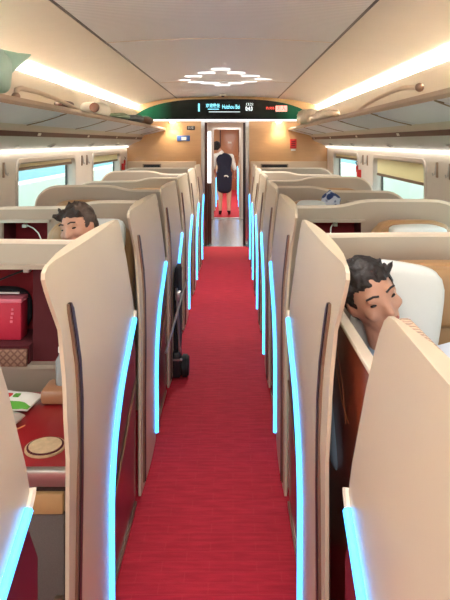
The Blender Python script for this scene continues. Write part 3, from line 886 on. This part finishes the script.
tube('gold_line', mat('gold_line', srgb(206,150,100), .4, .3), [(L(-.86),1.80-cy,.646),(L(-.78),1.9-cy,.646),(L(-.70),2.02-cy,.646)], .0025, c, 5)
# round medallion cup mat
bm = bmesh.new(); bmesh.ops.create_cone(bm, cap_ends=True, segments=32, radius1=.062, radius2=.062, depth=.006)
o = from_bm('round_coaster', bm, mat('patterned_gold', srgb(206,176,136), .5, .1, .2, 200, .25, 90)); o.location = (-.585, 1.87, .649)
tag(o, 'round pale gold patterned coaster on the red console top', 'coaster')
bm = bmesh.new(); bmesh.ops.create_cone(bm, cap_ends=True, segments=32, radius1=.056, radius2=.056, depth=.004)
bmesh.ops.translate(bm, verts=bm.verts, vec=(0,0,.004)); o2 = from_bm('inner_ring', bm, M['dkred'], o)
bm = bmesh.new(); bmesh.ops.create_cone(bm, cap_ends=True, segments=32, radius1=.050, radius2=.050, depth=.004)
bmesh.ops.translate(bm, verts=bm.verts, vec=(0,0,.006)); from_bm('patterned_face', bm, mat('patterned_gold_face', srgb(216,190,150), .5, .1, .2, 200, .3, 70), o)

def packet(name, m, x, y, w, d, h, rz, label, cat, band=None):
    t = thing(name, label, cat, (x, y, .66), rz)
    bm = bmesh.new(); n = 10; rows = []
    T, B = [], []
    for i in range(n+1):
        for j in range(n+1):
            u, v = -1+2*i/n, -1+2*j/n
            e = max(0,(1-u**4)*(1-v**4))**.5
            nn = noise.noise((u*2+x*9, v*2, 0))*.006
            T.append(bm.verts.new((u*w/2, v*d/2, h/2*e+nn+.006))); B.append(bm.verts.new((u*w/2, v*d/2, -h/2*e*.4+nn*.3)))
    k = n+1
    for i in range(n):
        for j in range(n):
            a = i*k+j
            f = bm.faces.new([T[a],T[a+k],T[a+k+1],T[a+1]]); 
            g = bm.faces.new([B[a],B[a+1],B[a+k+1],B[a+k]])
            if band and j < 2: f.material_index = 1; g.material_index = 1
    bd_ = [i for i in range(n+1)]
    for i in range(n):
        for a, b in ((i*k, (i+1)*k), (i*k+n, (i+1)*k+n), (i, i+1), (n*k+i, n*k+i+1)):
            bm.faces.new([T[a],T[b],B[b],B[a]])
    from_bm('wrapper', bm, [m, band] if band else m, t)
    return t
t = packet('wipe_packet', M['white'], -.81, 2.17, .20, .13, .035, -.12, 'white packet with a green edge lying on the red console', 'packet', M['green'])
for dx, m in ((.0,'redpl'),(.03,'green'),(-.03,'leather2')):
    box('printed_mark', M[m], dx-.01, dx+.01, -.012, .012, .024, .028, t)
packet('foil_packet', mat('grey_foil', srgb(200,196,186), .35, .3, vary=.1, vscale=20), -.79, 2.02, .14, .10, .04, -.2, 'grey foil packet in front of the white and green packet', 'packet')
# small bottle
bt = thing('small_bottle', 'small clear bottle standing against the wide left aisle panel', 'bottle', (-.638, 2.235, .700))
bm = bmesh.new(); add_tube(bm, [(0,0,0),(0,0,.09),(0,0,.105),(0,0,.118)], [.022,.022,.012,.010], 14); from_bm('bottle_body', bm, mat('clear_bottle', srgb(225,232,232), .15, 0, trans=.6), bt)
bm = bmesh.new(); add_tube(bm, [(0,0,.118),(0,0,.137)], .013, 14); from_bm('cap', bm, M['white'], bt)

# things in the red niche
t = thing('paper_bag', 'crimson paper bag with pink rim standing in the red niche', 'bag', (-.945, 2.46, .80))
box('bag_body', M['pink'], -.09, .09, -.04, .04, 0, .155, t, .006)
box('bag_rim', M['pinkedge'], -.092, .092, -.042, .042, .150, .168, t, .004)
for k, zz in enumerate((.125,.108,.092,.076)): box('printed_mark', M['pinkedge'], .052-.002*k, .060-.002*k+.002*(k%2), -.0425, -.039, zz-.005, zz+.004, t)
bx = thing('dark_case', 'dark case with a pale stripe behind the crimson paper bag', 'case', (-.97, 2.52, .80))
soft('case_body', M['blacktex'], -.12, .12, -.03, .05, 0, .19, bx, .004, 8)
box('case_stripe', M['white'], -.10, .09, -.052, -.045, .175, .182, bx)
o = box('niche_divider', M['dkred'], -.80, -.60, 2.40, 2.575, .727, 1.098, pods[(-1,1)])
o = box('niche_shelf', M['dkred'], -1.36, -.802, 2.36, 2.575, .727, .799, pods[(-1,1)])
# patterned pocket across niche foot
o = box('lattice_pocket', M['latt'], -1.36, -.80, 2.325, 2.34, .728, .795, None, .004); tag(o, 'brown lattice-patterned magazine pocket along the foot of the red niche', 'pocket')
# charging cables
def cable(label, pts, plug):
    t = thing('charging_cable', label, 'cable', plug)
    b = Vector(plug)
    tube('cord', M['white'] if label.startswith('white') else M['black'], [Vector(p)-b for p in pts], .004, t, 6)
    box('plug', M['white'], -.012, .012, -.02, .012, -.010, .010, t, .003)
P = (-.835, 2.44, 1.082)
cable('black charging cable from a white plug under the niche roof', [P,(-.86,2.42,1.076),(-.90,2.41,1.062),(-.95,2.42,1.04),(-1.0,2.44,1.01)], P)
P = (-1.255, 3.62, 1.095)
cable('white charging cable curving across the red niche beside the left passenger', [P,(-1.23,3.60,1.098),(-1.19,3.58,1.085),(-1.155,3.56,1.06),(-1.13,3.54,1.02),(-1.12,3.53,.98)], P)
P = (.62, 3.64, 1.10)
cable('white charging cable and plug hanging in the red niche beside the right aisle panel', [P,(.60,3.61,1.105),(.58,3.56,1.09),(.575,3.54,1.03),(.575,3.54,.95)], P)

# ------------------------------------------------------------------ pillows, blankets
def pillow(label, x, y, z, w, d, h, m='pillow', rot=None, seed=1, parent=None):
    t = thing('pillow', label, 'pillow', (x, y, z))
    soft('pillow_body', M[m], -w/2, w/2, -d/2, d/2, -h/2, h/2, t, .006, 6, rot=rot, seed=seed, power=4.2)
    return t
rt = Matrix.Rotation(math.radians(8), 3, 'Y')
pillow('large pale pillow behind the head of the right passenger', .565, 2.07, 1.01, .30, .10, .35, rot=rt)
pillow('white pillow against the headrest beside the left passenger', -.70, 3.22, 1.09, .24, .09, .2, seed=4)
pillow('flat white pillow on the third right pod, beyond the right passenger', 1.0, 3.25, 1.10, .30, .16, .10, seed=5)
pillow('white pillow beside the blue printed cloth on the fourth right pod', .58, 4.42, 1.10, .22, .14, .14, seed=6)
o = soft('printed_cloth', M['bluepat'], .63, .80, 4.34, 4.50, 1.00, 1.25, None, .03, 14, seed=9, power=1.5)
tag(o, 'crumpled blue and white printed cloth heaped beside a white pillow', 'cloth')
pillow('white pillow on the third left pod near the window', -.95, 4.42, 1.09, .3, .14, .12, seed=8)
o = soft('blanket', mat('pale_blue_blanket', srgb(214,224,236), .9, 0, .3, 30), .44, 1.05, 1.42, 1.98, .50, 1.02, None, .05, 5, seed=3, power=2.4)
tag(o, 'crumpled pale blue-white blanket over the right passenger', 'blanket')

# ------------------------------------------------------------------ people
def person(label, loc, joints, sc, skin, hairm, hair_style, clothes, facing, group=None, headrot=None, vox=.009, detail=True):
    """joints: dict of local points in metres; builds one continuous body and clothing children"""
    t = thing('person', label, 'person', loc, facing)
    J = {k: Vector(v) for k, v in joints.items()}
    hc = J['head']; hr = headrot or Matrix.Identity(3)
    def H(v): return hc + hr @ Vector(v)
    parts = [('e', hc, (.076,.092,.108), hr),
             ('e', H((0,-.022,-.062)), (.055,.062,.055), hr),      # jaw
             ('e', H((0,-.070,-.098)), (.024,.020,.020), hr),       # chin
             ('e', H((0,.012,.015)), (.078,.094,.095), hr),
             ('c', H((0,-.090,.008)), .009, H((0,-.106,-.028)), .014), # nose
             ('e', H((0,-.098,-.030)), (.019,.012,.009), hr),
             ('e', H((0,-.083,-.058)), (.026,.012,.012), hr),
             ('e', H((.032,-.078,.028)), (.026,.014,.009), hr), ('e', H((-.032,-.078,.028)), (.026,.014,.009), hr),
             ('e', H((.042,-.066,-.022)), (.024,.020,.022), hr), ('e', H((-.042,-.066,-.022)), (.024,.020,.022), hr),
             ('e', H((.079,.006,-.008)), (.010,.020,.032), hr), ('e', H((-.079,.006,-.008)), (.010,.020,.032), hr),
             ('c', hc.lerp(J['neck'], .35), .052, J['neck'], .056),
             ('c', J['neck'], .060, J['chest'], .105), ('c', J['chest']+Vector((.06,0,0)), .10, J['belly']+Vector((.04,0,0)), .095),
             ('c', J['chest']-Vector((.06,0,0)), .10, J['belly']-Vector((.04,0,0)), .095),
             ('c', J['belly'], .11, J['pelvis'], .12)]
    for q in ('l', 'r'):
        sgn = 1 if q == 'r' else -1
        parts += [('c', J['neck'].lerp(J['chest'], .35), .06, J['sh_'+q], .055), ('c', J['sh_'+q], .055, J['el_'+q], .040), ('c', J['el_'+q], .040, J['wr_'+q], .026)]
        w, e = J['wr_'+q], J['el_'+q]; d = (w-e).normalized()
        sd = d.cross(Vector((0,1,.3))).normalized(); palm = w+d*.05
        parts.append(('c', w, .025, palm, .028))
        parts.append(('c', palm-sd*.018, .018, palm+sd*.018, .018))
        for i, ln in enumerate((.062,.074,.069,.052)):
            a = palm+d*.03+sd*(-.030+.020*i); b = a+d*ln*.5; c2 = b+(d*.7+Vector((0,-.5,-.5))).normalized()*ln*.45
            parts += [('c', a, .0095, b, .0085), ('c', b, .0085, c2, .0075)]
        th = w+d*.03-sd*.028
        parts += [('c', th, .012, th-sd*.025+d*.03, .010), ('c', th-sd*.025+d*.03, .010, th-sd*.03+d*.052, .0085)]
        parts += [('c', J['pelvis'].lerp(J['hip_'+q], .7), .10, J['hip_'+q], .088), ('c', J['hip_'+q], .086, J['kn_'+q], .056), ('c', J['kn_'+q], .056, J['an_'+q], .036),
                  ('c', J['an_'+q], .036, J['toe_'+q], .028)]
    blob('body', skin, parts, vox, t, 3)
    if detail:
        for sg in (-1, 1):
            bm = bmesh.new(); bmesh.ops.create_uvsphere(bm, u_segments=14, v_segments=10, radius=.0125)
            o = from_bm('eye', bm, M['eye'], t); o.location = H((sg*.032,-.077,.008)); o.scale = (1.15,.7,.42); o.rotation_euler = hr.to_euler()
            tube('eyebrow', hairm, [H((sg*.014,-.093,.034)), H((sg*.032,-.091,.040)), H((sg*.052,-.078,.034))], .0035, t, 6)
        tube('mouth', M['lip'], [H((-.024,-.088,-.058)), H((-.010,-.0965,-.057)), H((.010,-.0965,-.057)), H((.024,-.088,-.058))], .0048, t, 6)
    hp = [('e', H((0,.020,.030)), (.087,.098,.100), hr), ('e', H((0,.045,-.01)), (.080,.075,.085), hr)]
    def keep(co):
        q = hr.inverted() @ (co-hc)
        return not (q.y < -.035 and q.z < .060-.15*abs(q.x)) and not (q.z < -.015 and q.y < .01) and q.z > -.085
    if hair_style == 'bun':
        hp.append(('e', H((0,.105,-.02)), (.035,.030,.035), hr))
    if hair_style == 'messy':
        for i in range(16):
            a = R.uniform(-1.3,1.3); b = R.uniform(.3,1.3)
            d = Vector((math.sin(a)*math.cos(b)*.085, -.03+.07*R.random()-.02, .03+math.sin(b)*.085))
            hp.append(('c', H(d), .015, H(d*1.22+Vector((R.uniform(-.012,.012),R.uniform(-.012,.012),.006))), .004))
    blob('hair', hairm, hp, .0055, t, 2, keep, disp=.006)
    for nm, m, lst in clothes:
        pp = []
        for (a, ra, b, rb) in lst:
            pa = J[a] if isinstance(a, str) else Vector(a); pb = J[b] if isinstance(b, str) else Vector(b)
            pp.append(('c', pa, ra, pb, rb))
        blob(nm, m, pp, .013, t, 3)
    return t

# seated passenger, right (head rolled on the pillow)
seated = dict(head=(-.03,0,1.105), neck=(.03,.02,.92), chest=(.06,.03,.76), belly=(.08,.0,.62), pelvis=(.10,-.03,.58),
    sh_l=(-.10,.02,.85), sh_r=(.22,.02,.84), el_l=(-.13,-.10,.64), el_r=(.27,-.10,.66), wr_l=(-.02,-.28,.62), wr_r=(.16,-.28,.63),
    hip_l=(.01,-.08,.57), hip_r=(.19,-.08,.57), kn_l=(0,-.46,.57), kn_r=(.20,-.46,.57), an_l=(0,-.42,.12), an_r=(.20,-.42,.12), toe_l=(0,-.55,.045), toe_r=(.20,-.55,.045))
cl = [('shirt', M['blueshirt'], [('neck',.066,'chest',.122),('chest',.128,'belly',.125),('belly',.125,'pelvis',.128),('sh_l',.066,'sh_r',.066),
        ('sh_l',.066,'el_l',.052),('sh_r',.066,'el_r',.052),('el_l',.052,'wr_l',.036),('el_r',.052,'wr_r',.036)]),
      ('trousers', M['navy'], [('pelvis',.130,'hip_l',.108),('pelvis',.130,'hip_r',.108),('hip_l',.102,'kn_l',.070),('hip_r',.102,'kn_r',.070),('kn_l',.070,'an_l',.050),('kn_r',.070,'an_r',.050)]),
      ('shoe', M['black'], [('an_l',.046,'toe_l',.040)]), ('shoe', M['black'], [('an_r',.046,'toe_r',.040)])]
hr = Matrix.Rotation(math.radians(-24), 3, 'Y') @ Matrix.Rotation(math.radians(14), 3, 'Z') @ Matrix.Rotation(math.radians(8), 3, 'X')
person('dark-haired passenger in a pale blue shirt resting head on a large pillow', (.475,1.93,0), seated, 1, M['skin'], M['hair'], 'messy', cl, 0, headrot=hr)
# left passenger
seated2 = {k: Vector(v) for k, v in seated.items()}
seated2 = {k: (v.x*(-1), v.y, v.z+(.06 if k in ('head','neck') else .05 if k in ('chest','sh_l','sh_r') else 0)) for k, v in seated2.items()}
for a in ('sh','el','wr','hip','kn','an','toe'):
    seated2[a+'_l'], seated2[a+'_r'] = seated2[a+'_r'], seated2[a+'_l']
seated2['head'] = (-.02,0,1.16)
cl2 = [(a, M['greyshirt'] if a == 'shirt' else b, c_) for a, b, c_ in cl]
hr2 = Matrix.Rotation(math.radians(-14), 3, 'Y') @ Matrix.Rotation(math.radians(-22), 3, 'Z')
person('passenger in a greyish white top seated in the left row, head above the pod edge', (-.78,3.10,0), seated2, 1, M['skin'], M['hairbr'], 'messy', cl2, 0, headrot=hr2)

# attendant, seen from behind, walking away, head bowed to the left
st = dict(head=(-.17,-.10,1.49), neck=(-.07,-.02,1.36), chest=(-.01,.0,1.20), belly=(0,.02,1.02), pelvis=(0,.02,.90),
    sh_l=(-.19,-.0,1.29), sh_r=(.15,0,1.28), el_l=(-.24,-.10,1.04), el_r=(.22,-.03,1.02), wr_l=(-.20,-.26,.90), wr_r=(.20,-.16,.86),
    hip_l=(-.09,.02,.86), hip_r=(.09,.02,.86), kn_l=(-.09,0,.47), kn_r=(.10,-.02,.47), an_l=(-.09,.03,.09), an_r=(.10,.05,.09), toe_l=(-.10,-.11,.03), toe_r=(.11,-.09,.03))
cl3 = [('blouse', M['white'], [('neck',.062,'chest',.112),('sh_l',.064,'sh_r',.064),('sh_l',.064,'el_l',.05),('sh_r',.064,'el_r',.05)]),
       ('vest', M['navy'], [((0,0,1.25),.116,(0,.01,1.0),.112),((-.05,0,1.04),.100,(-.05,.01,.9),.112),((.05,0,1.04),.100,(.05,.01,.9),.112),((-.07,0,1.23),.115,(-.03,.01,1.04),.112),((.07,0,1.23),.115,(.03,.01,1.04),.112),('belly',.118,'pelvis',.125)]),
       ('skirt', M['navy'], [((-.06,.02,.90),.118,(-.06,.01,.58),.100),((.06,.02,.90),.118,(.06,.01,.58),.100),((0,.02,.92),.125,(0,.01,.58),.105)]),
       ('shoe', M['black'], [('an_l',.040,'toe_l',.034)]), ('shoe', M['black'], [('an_r',.040,'toe_r',.034)]),
       ('apron_bow', M['white'], [((-.05,.16,.86),.022,(.0,.165,.88),.012),((0,.165,.88),.012,(.03,.16,.84),.02)])]
# rotate 180: she faces away (+Y): body built facing -Y, turned by pi, so mirror left/right lean
hra = Matrix.Rotation(math.radians(-10), 3, 'Y') @ Matrix.Rotation(math.radians(18), 3, 'X')
st = {k: (-v[0], v[1], v[2]) for k, v in st.items()}
cl3[-1] = ('apron_bow', M['white'], [((.05-.06,.15,.86),.022,(.0-.04,.155,.88),.012),((-.04,.155,.88),.012,(-.08,.15,.85),.02)])
person('attendant in navy vest and skirt with white blouse, seen from behind in the far doorway', (-.19,13.15,0), st, 1, M['skin'], M['hair'], 'bun', cl3, PI, headrot=Matrix.Rotation(math.radians(12),3,'X'), vox=.009)

# ------------------------------------------------------------------ folded trolley in the aisle
t = thing('folding_trolley', 'folded black trolley with silver bars and a wheel, standing against left pods', 'trolley', (-.37, 4.1, 0))
def TL(x, y, z): return (x+.37, y-4.1, z)
soft('black_body', M['blacktex'], .37-.405, .37-.365, -.05, .25, .10, .74, t, .003, 6, power=5)
tube('cross_bar', M['silver'], [TL(-.393,3.50,.37), TL(-.36,3.85,.50), TL(-.325,4.2,.635)], .008, t)
tube('upright_bar', M['silver'], [TL(-.378,4.02,.62), TL(-.368,4.03,.4), TL(-.358,4.04,.15)], .008, t)
box('clamp', M['silver'], TL(-.385,0,0)[0], TL(-.35,0,0)[0], -.1, -.05, .54, .60, t, .006)
bm = bmesh.new()
for yy, r_ in ((-.03,.075),):
    m4 = Matrix.Translation((.045,yy,.085)) @ Matrix.Rotation(PI/2,4,'Y')
    bmesh.ops.create_cone(bm, cap_ends=True, segments=24, radius1=r_, radius2=r_, depth=.05, matrix=m4)
bmesh.ops.bevel(bm, geom=[e for e in bm.edges if len(e.link_faces) == 2 and e.calc_face_angle(0) > 1], offset=.01, segments=2, affect='EDGES')
from_bm('wheel', bm, M['rubber'], t)
box('wheel_housing', M['black'], -.04, .018, -.09, .03, .02, .19, t, .012)
box('foot_bar', M['silver'], -.035, .03, -.10, -.085, .14, .15, t)

# ------------------------------------------------------------------ outside
g = struct(box('floor_ground', M['grass'], -60, 60, -40, 90, -1.6, -1.5))
for s in (-1, 1):
    bm = bmesh.new(); a, b = sorted((s*4.2, s*4.6)); add_box(bm, a, b, -20, 60, -1.5, .75); 
    o = from_bm('trackside_wall', bm, M['concrete'], smooth=False); tag(o, 'low pale concrete wall beside the track outside the %s windows' % SIDE[s], 'wall')
    a, b = sorted((s*16, s*18))
    o = box('trackside_building', M['teal'], a, b, -20, 120, -1.5, 1.9); tag(o, 'long teal building far outside the %s windows' % SIDE[s], 'building')

# ------------------------------------------------------------------ world, lamps
w = bpy.data.worlds.new('sky'); S.world = w; w.use_nodes = True
nt = w.node_tree; bg = nt.nodes['Background']
bg.inputs[0].default_value = (.86,.95,1,1); bg.inputs[1].default_value = 1.5    # bright overcast sky

# ------------------------------------------------------------------ camera
cam = bpy.data.cameras.new('camera'); co = bpy.data.objects.new('camera', cam); COL.objects.link(co)
co.location = (0, 0, 1.6); co.rotation_euler = (PI/2, 0, 0)
cam.sensor_fit = 'VERTICAL'; cam.sensor_height = 24; cam.lens = 24
cam.shift_x = -8/600; cam.shift_y = -158/600
cam.clip_start = .05; cam.clip_end = 400
S.camera = co
S.view_settings.view_transform = 'Standard'; S.view_settings.look = 'None'; S.view_settings.gamma = 1
S.view_settings.use_curve_mapping = False
S.view_settings.exposure = 1.72
